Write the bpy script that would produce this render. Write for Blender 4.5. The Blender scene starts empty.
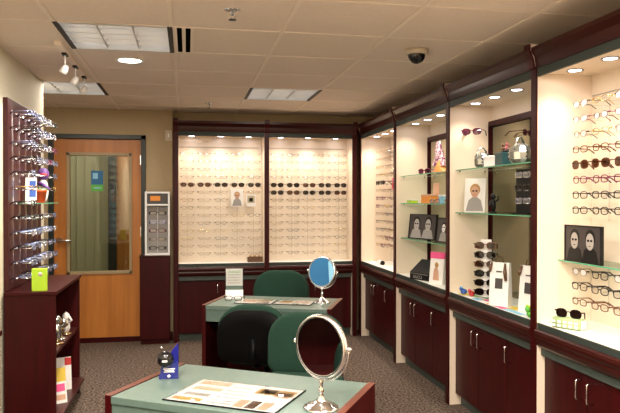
import bpy, math, random
from mathutils import Vector, Matrix
random.seed(7)
PI = math.pi
C = bpy.context.scene.collection
S = bpy.context.scene
CEIL = 2.425

# ---------------------------------------------------------------- materials
MATS = {}
def mat(name, col, rough=.5, metal=0., spec=.5, emit=None, estr=0., coat=0.):
    m = bpy.data.materials.new(name); m.use_nodes = True
    b = m.node_tree.nodes['Principled BSDF']
    b.inputs['Base Color'].default_value = (*col, 1)
    b.inputs['Roughness'].default_value = rough
    b.inputs['Metallic'].default_value = metal
    b.inputs['Specular IOR Level'].default_value = spec
    if coat: b.inputs['Coat Weight'].default_value = coat
    if emit:
        b.inputs['Emission Color'].default_value = (*emit, 1)
        b.inputs['Emission Strength'].default_value = estr
    MATS[name] = m
    return m
def noise_mat(name, c1, c2, scale=(20, 20, 20), rough=.5, detail=3, lo=.35, hi=.65, bump=0., spec=.5, nscale=1., metal=0.):
    m = mat(name, c1, rough, metal, spec)
    nt = m.node_tree; b = nt.nodes['Principled BSDF']
    tc = nt.nodes.new('ShaderNodeTexCoord'); mp = nt.nodes.new('ShaderNodeMapping')
    mp.inputs['Scale'].default_value = scale
    n = nt.nodes.new('ShaderNodeTexNoise'); n.inputs['Scale'].default_value = nscale; n.inputs['Detail'].default_value = detail
    r = nt.nodes.new('ShaderNodeValToRGB')
    r.color_ramp.elements[0].position = lo; r.color_ramp.elements[1].position = hi
    r.color_ramp.elements[0].color = (*c1, 1); r.color_ramp.elements[1].color = (*c2, 1)
    nt.links.new(tc.outputs['Object'], mp.inputs['Vector']); nt.links.new(mp.outputs['Vector'], n.inputs['Vector'])
    nt.links.new(n.outputs['Fac'], r.inputs['Fac']); nt.links.new(r.outputs['Color'], b.inputs['Base Color'])
    if bump:
        bp = nt.nodes.new('ShaderNodeBump'); bp.inputs['Strength'].default_value = bump; bp.inputs['Distance'].default_value = .004
        nt.links.new(n.outputs['Fac'], bp.inputs['Height']); nt.links.new(bp.outputs['Normal'], b.inputs['Normal'])
    return m
def glass_mat(name, tint, refl=.08, rough=.02, tr=1.):
    m = bpy.data.materials.new(name); m.use_nodes = True
    nt = m.node_tree; nt.nodes.clear()
    o = nt.nodes.new('ShaderNodeOutputMaterial'); t = nt.nodes.new('ShaderNodeBsdfTransparent')
    g = nt.nodes.new('ShaderNodeBsdfGlossy'); mx = nt.nodes.new('ShaderNodeMixShader')
    lw = nt.nodes.new('ShaderNodeLayerWeight'); lw.inputs['Blend'].default_value = .25
    ad = nt.nodes.new('ShaderNodeMath'); ad.operation = 'ADD'; ad.inputs[1].default_value = refl; ad.use_clamp = True
    ml = nt.nodes.new('ShaderNodeMath'); ml.operation = 'MULTIPLY'; ml.inputs[1].default_value = .3
    t.inputs['Color'].default_value = (*tint, 1); g.inputs['Roughness'].default_value = rough
    nt.links.new(lw.outputs['Fresnel'], ml.inputs[0]); nt.links.new(ml.outputs[0], ad.inputs[0])
    nt.links.new(ad.outputs[0], mx.inputs['Fac']); nt.links.new(t.outputs[0], mx.inputs[1]); nt.links.new(g.outputs[0], mx.inputs[2])
    nt.links.new(mx.outputs[0], o.inputs['Surface'])
    MATS[name] = m
    return m

noise_mat('wall_paint', (.43, .33, .20), (.445, .345, .21), (40, 40, 40), .75, spec=.2)
noise_mat('pale_paint', (.60, .55, .42), (.62, .57, .44), (40, 40, 40), .75, spec=.2)
noise_mat('ceiling_tile', (.77, .665, .575), (.80, .69, .60), (60, 60, 60), .9, detail=5, spec=.1)
mat('ceiling_bar', (.84, .73, .62), .6)
mat('void_black', (.004, .004, .004), 1., 0, 0)
noise_mat('burgundy', (.027, .0011, .0014), (.042, .0018, .0022), (30, 30, 2.2), .4, detail=4, spec=.2)
noise_mat('burgundy_gloss', (.024, .0028, .0020), (.036, .0042, .0030), (3, 30, 30), .3, detail=3, spec=.25)
noise_mat('burgundy_board', (.042, .007, .007), (.054, .0095, .009), (4, 4, 30), .4, spec=.3)
mat('edge_wood', (.11, .028, .016), .3)
mat('cream', (.80, .68, .54), .45)
mat('cream_back', (.79, .69, .56), .5)
mat('white_lam', (.86, .84, .80), .35)
noise_mat('green_lam', (.088, .135, .115), (.102, .152, .130), (50, 50, 50), .35)
mat('grey_edge', (.030, .039, .034), .55, 0, .3)
noise_mat('strip_green', (.040, .055, .048), (.050, .066, .058), (30, 30, 30), .5)
noise_mat('oak', (.40, .135, .022), (.50, .185, .034), (16, 16, 1.4), .38, detail=5)
mat('door_frame', (.012, .020, .018), .4)
mat('lite_frame', (.34, .25, .13), .4)
mat('chrome', (.85, .85, .87), .12, 1.)
mat('chrome_rim', (.80, .80, .82), .22, 1.)
mat('mirror', (.93, .94, .95), .01, 1.)
mat('black', (.005, .005, .0055), .45, 0, .25)
mat('black_gloss', (.006, .006, .007), .1)
mat('white', (.85, .85, .84), .4)
mat('paper', (.84, .82, .79), .55)
noise_mat('green_fabric', (.009, .032, .021), (.013, .043, .029), (300, 300, 300), .85, spec=.2, bump=.2)
noise_mat('chair_shell', (.0015, .0015, .0018), (.002, .002, .0025), (200, 200, 200), .5, spec=.12)
mat('pot_orange', (.75, .11, .02), .4)
mat('lime', (.42, .66, .02), .45)
mat('leaf', (.10, .42, .05), .5)
mat('award_blue', (.004, .008, .13), .08, coat=.5)
mat('puck_glow', (1, 1, 1), .4, emit=(.95, .88, 1.0), estr=9.)
mat('down_glow', (1, 1, 1), .4, emit=(1., .93, .82), estr=9.)
mat('track_glow', (1, 1, 1), .4, emit=(.8, .8, 1.), estr=5.)
mat('tube_glow', (1, 1, 1), .4, emit=(1., .98, .94), estr=2.7)
mat('louver', (.62, .62, .62), .35, .35)
mat('mosaic_silver', (.62, .66, .64), .18, .9)
mat('bronze', (.45, .30, .16), .25, .9)
mat('gold', (.75, .52, .18), .25, 1.)
mat('teal', (.02, .07, .08), .3)
mat('pink', (.85, .10, .28), .5)
mat('purple', (.12, .05, .22), .5)
mat('orange_cloth', (.80, .30, .05), .7)
mat('red', (.50, .03, .03), .4)
mat('blue', (.03, .10, .42), .4)
mat('skyblue', (.25, .55, .75), .5)
mat('yellow', (.80, .58, .08), .5)
mat('skin', (.62, .36, .24), .6)
mat('hair', (.45, .26, .09), .6)
mat('grey', (.33, .31, .29), .5)
mat('darkgrey', (.055, .050, .048), .5)
mat('poster_blue', (.012, .13, .30), .5)
mat('olive_mirror', (.20, .19, .13), .06, 1.)
mat('beige_mirror', (.50, .46, .36), .06, 1.)

def milky(name, col, f):
    m = glass_mat(name, (.9, .9, .92), .12); nt = m.node_tree; mx = [n for n in nt.nodes if n.type == 'MIX_SHADER'][0]; o = [n for n in nt.nodes if n.type == 'OUTPUT_MATERIAL'][0]
    d = nt.nodes.new('ShaderNodeBsdfDiffuse'); d.inputs[0].default_value = (*col, 1); m2 = nt.nodes.new('ShaderNodeMixShader'); m2.inputs[0].default_value = f
    nt.links.new(mx.outputs[0], m2.inputs[1]); nt.links.new(d.outputs[0], m2.inputs[2]); nt.links.new(m2.outputs[0], o.inputs['Surface'])
milky('demo_lens', (.45, .49, .64), .20); milky('white_lens', (.9, .9, .92), .5)
mat('case_green', (.36, .48, .22), .55)
mat('cctv_base', (.55, .47, .36), .5)
mat('blind_green', (.47, .42, .28), .7)
mat('shell_brown', (.10, .045, .02), .25)
mat('rose', (.28, .07, .09), .5)
noise_mat('scarf_print', (.12, .02, .09), (.62, .42, .42), (60, 60, 60), .7, lo=.45, hi=.55)
mat('ochre', (.55, .22, .05), .6)
# carpet
m = mat('carpet', (.1, .08, .06), .95, 0, .1)
nt = m.node_tree; b = nt.nodes['Principled BSDF']
tc = nt.nodes.new('ShaderNodeTexCoord'); v = nt.nodes.new('ShaderNodeTexNoise'); v.inputs['Scale'].default_value = 58; v.inputs['Detail'].default_value = 4; v.inputs['Roughness'].default_value = .7
r = nt.nodes.new('ShaderNodeValToRGB'); e = r.color_ramp.elements
e[0].position = .40; e[0].color = (.022, .015, .012, 1); e[1].position = .66; e[1].color = (.25, .185, .145, 1)
bp = nt.nodes.new('ShaderNodeBump'); bp.inputs['Strength'].default_value = .6; bp.inputs['Distance'].default_value = .01
nt.links.new(tc.outputs['Object'], v.inputs['Vector']); nt.links.new(v.outputs['Fac'], r.inputs['Fac']); nt.links.new(r.outputs['Color'], b.inputs['Base Color'])
nt.links.new(v.outputs['Fac'], bp.inputs['Height']); nt.links.new(bp.outputs['Normal'], b.inputs['Normal'])
glass_mat('pane', (.86, .90, .82), .07)
glass_mat('shelf_glass', (.86, .93, .90), .06)
mat('glass_edge', (.10, .42, .24), .15)
glass_mat('clear_lens', (.93, .93, .92), .10)
glass_mat('acrylic', (.93, .94, .94), .06)
glass_mat('smoke_dome', (.05, .05, .06), .08)
glass_mat('dark_lens', (.02, .012, .01), .05)
glass_mat('brown_lens', (.09, .035, .018), .05)
glass_mat('purple_lens', (.14, .03, .09), .07)
mat('wire_soft', (.50, .36, .24), .4, .2)
mat('skin_grey', (.42, .38, .35), .5)
mat('print_dark', (.045, .036, .034), .5)
mat('wire', (.12, .09, .07), .3, .5)
mat('wire_pale', (.16, .08, .04), .4, .2)
mat('wire_blue', (.22, .26, .42), .25, .9)
mat('tortoise', (.13, .045, .015), .25)
mat('plum', (.16, .02, .06), .25)

# ---------------------------------------------------------------- mesh kit
class MB:
    def __init__(s): s.v = []; s.f = []; s.m = []; s.sm = []
    def add(s, vs, fs, mi=0, smooth=False, M=None):
        o = len(s.v)
        s.v += [tuple(M @ Vector(p)) if M else tuple(p) for p in vs]
        for f in fs: s.f.append(tuple(i + o for i in f)); s.m.append(mi); s.sm.append(smooth)
        return s
    def box(s, x0, x1, y0, y1, z0, z1, mi=0, M=None):
        vs = [(x, y, z) for x in (x0, x1) for y in (y0, y1) for z in (z0, z1)]
        return s.add(vs, [(0, 1, 3, 2), (4, 6, 7, 5), (0, 4, 5, 1), (2, 3, 7, 6), (0, 2, 6, 4), (1, 5, 7, 3)], mi, False, M)
    def prism(s, poly, a0, a1, axis='x', mi=0, M=None, smooth=False):
        # poly: 2D points; axis x -> (y,z), axis y -> (x,z), axis z -> (x,y)
        n = len(poly)
        def P(p, a):
            return (a, p[0], p[1]) if axis == 'x' else (p[0], a, p[1]) if axis == 'y' else (p[0], p[1], a)
        vs = [P(p, a0) for p in poly] + [P(p, a1) for p in poly]
        s.add(vs, [(i, (i + 1) % n, (i + 1) % n + n, i + n) for i in range(n)], mi, smooth, M)
        return s.add(vs, [tuple(range(n)), tuple(range(2 * n - 1, n - 1, -1))], mi, False, M)
    def tube(s, pts, r, seg=8, mi=0, closed=False, M=None, caps=True):
        pts = [Vector(p) for p in pts]; n = len(pts); rings = []
        up0 = None
        for i, p in enumerate(pts):
            a = pts[(i - 1) % n] if (closed or i > 0) else p
            c = pts[(i + 1) % n] if (closed or i < n - 1) else p
            d = (c - a)
            if d.length < 1e-9: d = Vector((0, 0, 1))
            d.normalize()
            if up0 is None:
                up0 = Vector((0, 0, 1)) if abs(d.z) < .9 else Vector((1, 0, 0))
            u = up0 - d * up0.dot(d)
            if u.length < 1e-4: u = Vector((1, 0, 0)) - d * d.x
            u.normalize(); up0 = u; w = d.cross(u)
            rr = r[i] if isinstance(r, (list, tuple)) else r
            rings.append([p + (u * math.cos(2 * PI * k / seg) + w * math.sin(2 * PI * k / seg)) * rr for k in range(seg)])
        vs = [q for g in rings for q in g]; fs = []
        for i in range(n if closed else n - 1):
            j = (i + 1) % n
            for k in range(seg):
                l = (k + 1) % seg
                fs.append((i * seg + k, i * seg + l, j * seg + l, j * seg + k))
        s.add(vs, fs, mi, True, M)
        if not closed and caps:
            s.add(vs, [tuple(range(seg - 1, -1, -1)), tuple(range((n - 1) * seg, n * seg))], mi, False, M)
        return s
    def lathe(s, prof, seg=24, mi=0, M=None, smooth=True):
        vs = []; fs = []
        for r, z in prof:
            for k in range(seg): vs.append((r * math.cos(2 * PI * k / seg), r * math.sin(2 * PI * k / seg), z))
        n = len(prof)
        for i in range(n - 1):
            for k in range(seg):
                l = (k + 1) % seg
                fs.append((i * seg + k, i * seg + l, (i + 1) * seg + l, (i + 1) * seg + k))
        return s.add(vs, fs, mi, smooth, M)
    def ball(s, c, rx, ry=None, rz=None, seg=14, rings=8, mi=0, M=None):
        ry = ry or rx; rz = rz or rx
        vs = []; fs = []
        for i in range(rings + 1):
            a = PI * i / rings
            for k in range(seg):
                b_ = 2 * PI * k / seg
                vs.append((c[0] + rx * math.sin(a) * math.cos(b_), c[1] + ry * math.sin(a) * math.sin(b_), c[2] - rz * math.cos(a)))
        for i in range(rings):
            for k in range(seg):
                l = (k + 1) % seg
                fs.append((i * seg + k, i * seg + l, (i + 1) * seg + l, (i + 1) * seg + k))
        return s.add(vs, fs, mi, True, M)
    def data(s, name, mats):
        me = bpy.data.meshes.new(name); me.from_pydata(s.v, [], s.f)
        for mm in ([mats] if isinstance(mats, str) else mats): me.materials.append(MATS[mm])
        for p, mi, sm in zip(me.polygons, s.m, s.sm): p.material_index = mi; p.use_smooth = sm
        me.validate(); me.update()
        import bmesh
        bm = bmesh.new(); bm.from_mesh(me); bmesh.ops.remove_doubles(bm, verts=bm.verts, dist=1e-6)
        bmesh.ops.recalc_face_normals(bm, faces=bm.faces); bm.to_mesh(me); bm.free()
        return me
    def build(s, name, mats, parent=None, loc=None, bevel=0., label=None, kind=None, rot=None):
        o = bpy.data.objects.new(name, s.data(name, mats)); C.objects.link(o)
        if parent: o.parent = parent
        if loc: o.location = loc
        if rot is not None: o.rotation_euler = rot
        if bevel:
            bv = o.modifiers.new('Bevel', 'BEVEL'); bv.width = bevel; bv.segments = 2; bv.limit_method = 'ANGLE'; bv.angle_limit = .6
        if label: o['label'] = label
        if kind: o['kind'] = kind
        return o
def thing(name, label, cat, loc=(0, 0, 0), rz=0., group=None):
    o = bpy.data.objects.new(name, None); C.objects.link(o); o.empty_display_size = .05
    o.location = loc; o.rotation_euler = (0, 0, rz); tag(o, label, cat, group)
    return o
def tag(o, label, cat, group=None):
    o['label'] = label; o['category'] = cat
    if group: o['group'] = group
    return o
def dup(root, loc, rz, label, group=None):
    r_ = root.copy(); C.objects.link(r_); r_.location = loc; r_.rotation_euler = (0, 0, rz); r_['label'] = label
    if group: r_['group'] = group
    for ch in list(root.children):
        c = ch.copy(); C.objects.link(c); c.parent = r_
        for g in ch.children:
            d = g.copy(); C.objects.link(d); d.parent = c
    return r_
def T(x, y, z, rx=0, ry=0, rz=0):
    return Matrix.Translation((x, y, z)) @ Matrix.Rotation(rz, 4, 'Z') @ Matrix.Rotation(ry, 4, 'Y') @ Matrix.Rotation(rx, 4, 'X')
def struct(name, mb, mats, parent=None, bevel=0.):
    o = mb.build(name, mats, parent, bevel=bevel)
    if not parent: o['kind'] = 'structure'
    return o
def text(body, size, material, parent, loc, rot, name='lettering', ext=.0006):
    cu = bpy.data.curves.new('text', 'FONT'); cu.body = body; cu.size = size; cu.extrude = ext; cu.align_x = 'CENTER'
    tmp = bpy.data.objects.new('tmp', cu); C.objects.link(tmp)
    dg = bpy.context.evaluated_depsgraph_get(); dg.update()
    me = bpy.data.meshes.new_from_object(tmp.evaluated_get(dg)); bpy.data.objects.remove(tmp)
    me.materials.clear(); me.materials.append(MATS[material])
    o = bpy.data.objects.new(name, me); C.objects.link(o); o.parent = parent; o.location = loc; o.rotation_euler = rot
    return o
def light(kind, loc, energy, col, rot=(0, 0, 0), size=.1, angle=None, blend=.5, sy=None):
    l = bpy.data.lights.new(kind.lower() + '_light', kind); l.energy = energy; l.color = col
    if kind == 'SPOT': l.spot_size = angle; l.spot_blend = blend; l.shadow_soft_size = size
    elif kind == 'AREA':
        l.size = size
        if sy: l.shape = 'RECTANGLE'; l.size_y = sy
    else: l.shadow_soft_size = size
    o = bpy.data.objects.new(kind.lower() + '_light', l); C.objects.link(o); o.location = loc; o.rotation_euler = rot
    return o
ORD = ['first', 'second', 'third', 'fourth', 'fifth', 'sixth', 'seventh', 'eighth', 'ninth', 'tenth', 'eleventh', 'twelfth', 'thirteenth', 'fourteenth']

# ---------------------------------------------------------------- room shell
LW = -1.125; RW = 2.26; BW = 7.02; Y0 = -1.5
f = MB().box(-2.6, RW + .1, Y0 - .1, 9.4, -.1, 0); struct('floor', f, 'carpet')
# ceiling: tiles laid on a 0.61 m grid, cells for the light fixtures left open
gx = [-.083 + .61 * k for k in range(-4, 5)]; gy = [3.63 + .61 * k for k in range(-9, 7)]
fix = [(-.693, 3.63), (-1.303, 5.46), (.527, 5.46), (.527, 1.19), (-.693, 1.19), (.527, -.64), (-.693, -.64)]
def is_fix(x, y): return any(abs(x - a) < .1 and abs(y - b_) < .1 for a, b_ in fix)
cm = MB()
for i in range(len(gx) - 1):
    for j in range(len(gy) - 1):
        if not is_fix(gx[i], gy[j]): cm.box(gx[i], gx[i + 1], gy[j], gy[j + 1], CEIL, CEIL + .02)
cm.box(-2.6, gx[0], Y0 - .1, 9.4, CEIL, CEIL + .02)
cm.box(gx[-1], RW + .2, Y0 - .1, 9.4, CEIL, CEIL + .02)
cm.box(gx[0], gx[-1], gy[-1], 9.4, CEIL, CEIL + .02)
ceiling = struct('ceiling', cm, 'ceiling_tile')
gb = MB()
for x in gx: gb.box(x - .011, x + .011, Y0, 7.2, CEIL - .005, CEIL + .001)
for y in gy: gb.box(-2.4, RW, y - .009, y + .009, CEIL - .003, CEIL + .001)
gb.build('ceiling_grid', 'ceiling_bar', ceiling)
struct('wall_left', MB().box(LW - .12, LW, Y0, 5.5, 0, CEIL).box(-2.5, -2.4, 5.3, BW, 0, CEIL).box(-2.5, LW - .12, 5.38, 5.5, 0, CEIL), 'pale_paint')
struct('wall_right', MB().box(RW, RW + .1, Y0, 7.25, 0, CEIL), 'wall_paint')
struct('wall_front', MB().box(LW - .12, RW + .1, Y0 - .1, Y0, 0, CEIL), 'wall_paint')
# wall behind door and displays with the door opening
wb = MB().box(-2.5, -1.39, BW, BW + .12, 0, CEIL).box(-1.39, -.424, BW, BW + .12, 2.155, CEIL).box(-.424, -.15, BW, BW + .12, 0, CEIL)
wb.box(-.15, RW, 7.15, 7.27, 0, CEIL)
struct('wall_back', wb, 'wall_paint')
struct('baseboard_back', MB().box(-.424, -.15, BW - .012, BW, 0, .09).box(-2.4, -1.39, BW - .012, BW, 0, .09), 'burgundy', bevel=.003)
struct('baseboard_left', MB().box(LW, LW + .012, Y0, 5.5, 0, .09), 'burgundy', bevel=.003)
# door
dr = bpy.data.objects.new('door_1', None); C.objects.link(dr); dr['kind'] = 'structure'; dr.location = (0, BW, 0)
MB().box(-1.39, -1.342, -.02, .12, 0, 2.155).box(-.472, -.424, -.02, .12, 0, 2.155).box(-1.39, -.424, -.02, .12, 2.112, 2.157).build('door_frame', 'door_frame', dr, bevel=.003)
leaf = MB().box(-1.34, -1.20, .02, .062, .05, 2.11).box(-.58, -.474, .02, .062, .05, 2.11).box(-1.20, -.58, .02, .062, .05, .725).box(-1.20, -.58, .02, .062, 1.955, 2.11)
leaf.build('door_leaf', 'oak', dr)
MB().box(-1.215, -1.185, .005, .075, .71, 1.97).box(-.595, -.565, .005, .075, .71, 1.97).box(-1.215, -.565, .005, .075, .71, .74).box(-1.215, -.565, .005, .075, 1.94, 1.97).build('glazing_frame', 'lite_frame', dr, bevel=.003)
MB().box(-1.19, -.59, .038, .044, .735, 1.945).build('pane', 'pane', dr)
MB().box(-1.34, -.474, -.002, .07, 0, .05).build('threshold', 'burgundy', dr)
h = MB(); h.lathe([(0, -.02), (.036, -.02), (.036, 0), (.012, .004), (.012, .045), (0, .045)], 16, M=T(-1.287, .02, 1.065, PI / 2))
h.tube([(-1.287, -.028, 1.065), (-1.25, -.034, 1.066), (-1.20, -.034, 1.062), (-1.165, -.03, 1.06)], [.014, .014, .013, .011], 8)
h.build('door_handle', 'chrome', dr)
hg = MB()
for z in (.3, 1.1, 1.85): hg.box(-.480, -.468, .005, .025, z, z + .1)
hg.build('hinge', 'chrome_rim', dr)
pn = MB().box(-.977, -.858, .030, .034, 1.64, 1.785, 0).box(-.977, -.858, .030, .034, 1.572, 1.64, 1).box(-.96, -.91, .0285, .030, 1.70, 1.76, 2).box(-.95, -.88, .0285, .030, 1.60, 1.612, 2)
o = pn.build('door_notice', ['poster_blue', 'leaf', 'skyblue'], None, (0, BW, 0)); tag(o, 'small blue and green notice stuck on the glass of the oak door', 'notice')
ws = thing('wall_switch', 'small beige switch plate high on the wall beside the white eyewear case', 'switch', (-.19, BW - .006, 2.16))
MB().box(-.035, .035, 0, .0055, -.057, .057).build('plate', 'cctv_base', ws, bevel=.002)
MB().box(-.008, .008, -.004, 0, -.018, .018).build('toggle', 'white', ws)
# room beyond the door: partition walls and vertical blinds
struct('wall_beyond', MB().box(-2.6, .6, 9.2, 9.3, 0, CEIL).box(-2.6, -2.5, 7.14, 9.3, 0, CEIL).box(.5, .6, 7.27, 9.3, 0, CEIL), 'pale_paint')
bl = thing('vertical_blind', 'pale green vertical blind seen through the glass of the oak door', 'blind', (-.98, 8.9, 0))
MB().box(-1.1, .02, -.03, .03, 2.2, 2.25).build('head_rail', 'white', bl)
for k in range(9):
    MB().box(-.06, .06, -.002, .002, .5, 2.2).build('vane', 'blind_green', bl, (-.05 - k * .11, 0, 0), rot=(0, 0, .6))
d2 = bpy.data.objects.new('stand_in_door', None); C.objects.link(d2); d2['kind'] = 'structure'; d2.location = (0, 8.6, 0)  # added stand-in for the dark and orange strips in the door glass
MB().box(-.985, -.885, -.01, .1, 0, 2.2).box(-.885, .4, -.01, .1, 2.12, 2.2).build('door_frame', 'door_frame', d2)
MB().box(-.885, .0, .02, .06, .01, 2.12).build('door_leaf', 'oak', d2)
light('AREA', (-1.3, 8.0, 2.3), 9, (1., .95, .82), (0, 0, 0), 1.0)

# ---------------------------------------------------------------- ceiling furniture
def troffer(x, y, label):
    t = thing('ceiling_light', label, 'ceiling light', (x, y, CEIL))
    w = .61
    MB().box(0, w, 0, w, .105, .115).box(0, .012, 0, w, 0, .105).box(w - .012, w, 0, w, 0, .105).box(0, w, 0, .012, 0, .105).box(0, w, w - .012, w, 0, .105).build('housing', 'louver', t)
    for k in range(3):
        MB().tube([(.105 + .2 * k, .02, .085), (.105 + .2 * k, .59, .085)], .016, 8).build('tube', 'tube_glow', t)
    MB().box(.012, w - .012, .012, w - .012, .1, .104).build('reflector', 'white', t)
    lo = MB()
    for k in range(1, 3): lo.prism([(.02 + .19 * k - .004, .005), (.02 + .19 * k + .004, .005), (.02 + .19 * k + .018, .065), (.02 + .19 * k - .018, .065)], .015, w - .015, 'y')
    for k in range(1, 5): lo.prism([(.122 * k - .003, .005), (.122 * k + .003, .005), (.122 * k + .014, .075), (.122 * k - .014, .075)], .015, w - .015, 'x')
    lo.build('louver', 'louver', t)
    for q in (-.006, w - .022): MB().box(q, q + .028, -.006, w + .006, -.007, 0).build('side_shadow', 'black', t)  # black strips paint in the recess shadow along both sides
    for q in (-.006, w - .012): MB().box(.022, w - .022, q, q + .018, -.007, 0).build('end_trim', 'louver', t)
    return t
fl = ['large louvred ceiling light beside the slot air vent', 'louvred ceiling light behind the track spotlights, cut off by the wall', 'louvred ceiling light in front of the back wall displays']
fl += ['louvred ceiling light over the front of the shop, out of view'] * 4
for k, (x, y) in enumerate(fix):
    t = troffer(x, y, fl[k])
    if k > 2: t['group'] = 'louvred lights over the front of the shop'
TW = (1., .90, .79)
for (x, y), e_ in zip(fix, (9, 8, 9, 44, 44, 44, 44)):
    light('AREA', (x + .305, y + .305, CEIL - .012), e_, TW, (0, 0, 0), .5)
dl = thing('downlight', 'round recessed downlight glowing beside the track spotlights', 'downlight', (-.378, 4.55, CEIL))
MB().lathe([(.072, -.001), (.092, -.001), (.094, -.006), (.088, -.010), (.074, -.004)], 32).build('trim_ring', 'white', dl)
MB().lathe([(0, -.003), (.074, -.003)], 32).build('lens', 'down_glow', dl)
light('SPOT', (-.378, 4.55, CEIL - .03), 75, (1., .86, .66), (0, 0, 0), .06, 2.3, .8)
av = thing('air_vent', 'narrow two slot air diffuser in the ceiling beside the large louvred light', 'air vent', (-.072, 3.63, CEIL))
MB().box(.0, .018, 0, .61, -.006, 0).box(.046, .066, 0, .61, -.006, 0).box(.094, .112, 0, .61, -.006, 0).build('frame', 'ceiling_bar', av)
for a in (.018, .066): MB().box(a, a + .028, 0, .61, -.002, .0).build('slot', 'void_black', av)
def sprinkler(x, y, label):
    t = thing('sprinkler', label, 'sprinkler', (x, y, CEIL))
    MB().lathe([(.0, -.001), (.042, -.001), (.042, -.004), (.02, -.012), (.008, -.014), (.008, -.03), (.0, -.03)], 20).build('escutcheon', 'chrome_rim', t)
    MB().tube([(-.012, 0, -.014), (-.014, 0, -.035), (0, 0, -.05), (.014, 0, -.035), (.012, 0, -.014)], .003, 6).build('yoke', 'chrome_rim', t)
    MB().lathe([(0, -.05), (.02, -.05), (.02, -.053), (0, -.053)], 16).build('deflector', 'darkgrey', t)
sprinkler(.224, 3.25, 'chrome sprinkler head in the open ceiling well ahead of the back displays')
sprinkler(.213, 6.40, 'small sprinkler head in the ceiling close to the back wall displays')
dc = thing('dome_camera', 'black dome security camera on a beige ceiling mount', 'security camera', (1.42, 3.90, CEIL))
MB().lathe([(0, 0), (.075, 0), (.075, -.018), (.068, -.03), (.05, -.034), (0, -.034)], 28).build('mount', 'cctv_base', dc)
MB().lathe([(.055 * math.cos(a * PI / 16), -.032 - .058 * math.sin(a * PI / 16)) for a in range(9)], 28).build('dome', 'black_gloss', dc)
tl = thing('track_light', 'white track with three small spotlights aimed at the eyewear board', 'track light', (-.755, 4.08, CEIL))
MB().box(-.018, .018, 0, 1.17, -.022, 0).build('track', 'ceiling_bar', tl)
for k, y in enumerate((.25, .64, 1.03)):
    ad = MB().box(-.014, .014, y - .04, y + .04, -.034, -.022).build('adapter', 'black', tl)
    hd = MB().lathe([(.0, .03), (.018, .03), (.030, .0), (.034, -.045), (.028, -.045), (.024, -.02)], 16, 0, T(.0, y, -.115, 0, .5) @ Matrix.Scale(.75, 4)).lathe([(0, -.02), (.025, -.02)], 16, 1, T(.0, y, -.115, 0, .5) @ Matrix.Scale(.75, 4)).tube([(0, y, -.03), (0, y, -.10)], .005, 6)
    hd.build('spot_head', ['white', 'track_glow'], tl)
    light('SPOT', (-.81, 4.08 + y, CEIL - .16), 9, (.95, .93, 1.), (0, .35, 0), .03, 1.7, .7)

# ---------------------------------------------------------------- built-in display units
def unit(label, ox, oy, rz, w, front_of=.0, mirror=False, depth=.27, doors=3, pucks=(.16, .45, .74, 1.03), lit=1.):
    t = thing('display_unit', label, 'display cabinet', (ox, oy, 0), rz)
    a, b_ = .026, w - .026
    if mirror:
        MB().box(a, b_, depth, depth + .02, .80, 2.17).build('back_panel', 'cream_back', t)
        MB().box(a + .03, b_ - .03, depth - .012, depth, .82, 2.01).build('mirror_panel', mirror, t)
        MB().box(a, b_, depth - .03, depth, 2.01, 2.05).box(a, a + .008, depth - .03, depth, .82, 2.01).box(b_ - .03, b_, depth - .03, depth, .82, 2.01).build('mirror_frame', 'burgundy', t, bevel=.003)
    else:
        MB().box(a + .01, b_ - .03, depth - .006, depth, 2.046, 2.051).build('panel_rail', 'grey', t)
        MB().box(a, b_, depth, depth + .02, .80, 2.17).build('back_panel', 'cream_back', t)
    MB().box(a, b_, .02, depth, 2.16, 2.175).build('soffit', 'cream', t)
    cp = [(-.028, 2.30), (-.028, 2.278), (-.018, 2.262), (-.008, 2.245), (-.006, 2.225), (-.004, 2.212), (.0, 2.19), (.02, 2.19), (.02, 2.30)]
    MB().prism(cp, a, b_, 'x').build('crown_molding', 'burgundy_gloss', t)
    MB().box(a, b_, .006, .02, 2.145, 2.19).build('valance', 'grey_edge', t)
    MB().box(a, b_, .022, depth, .795, .815).build('countertop', 'white_lam', t)
    MB().box(a, b_, .012, .022, .783, .816).build('counter_edge', 'grey_edge', t)
    bp_ = [(.05, .783), (.004, .783), (-.004, .775), (-.008, .76), (-.006, .745), (.002, .733), (.0, .72), (.008, .70), (.02, .685), (.05, .685)]
    MB().prism(bp_, a, b_, 'x').build('edge_molding', 'burgundy_gloss', t)
    MB().box(a, b_, .035, .05, .64, .685).build('apron', 'strip_green', t)
    MB().box(a, b_, .076, depth, .08, .795).build('carcass', 'burgundy', t)
    MB().box(a, b_, .10, .12, 0, .08).build('toe_kick', 'strip_green', t)
    dw = (b_ - a) / doors
    for k in range(doors):
        d = MB().box(a + dw * k + .002, a + dw * (k + 1) - .002, .056, .076, .085, .632).build('door', 'burgundy', t, bevel=.002)
        hx = a + dw * (k + 1) - .045 if k == 0 else a + dw * k + .045
        MB().tube([(hx, .056, .60), (hx, .025, .598), (hx, .022, .59), (hx, .022, .512), (hx, .025, .504), (hx, .056, .502)], .0045, 8).build('handle', 'chrome', d)
    for px in pucks:
        p = MB().lathe([(.030, 0), (.043, 0), (.043, -.006), (.030, -.002)], 20, M=T(px, .145, 2.16)).build('puck_light', 'grey', t)
        MB().lathe([(0, -.0035), (.031, -.0035)], 20, M=T(px, .145, 2.16)).build('lens', 'puck_glow', p)
    R = Matrix.Rotation(rz, 3, 'Z')
    for px in pucks:
        q = R @ Vector((px, .10, 0))
        light('SPOT', (ox + q.x, oy + q.y, 2.145), (11.5 if .2 < px < w - .25 else 8.5) * lit, (1., .86, .71), (0, 0, 0), .05, 2.1, 1.)
    return t
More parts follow.
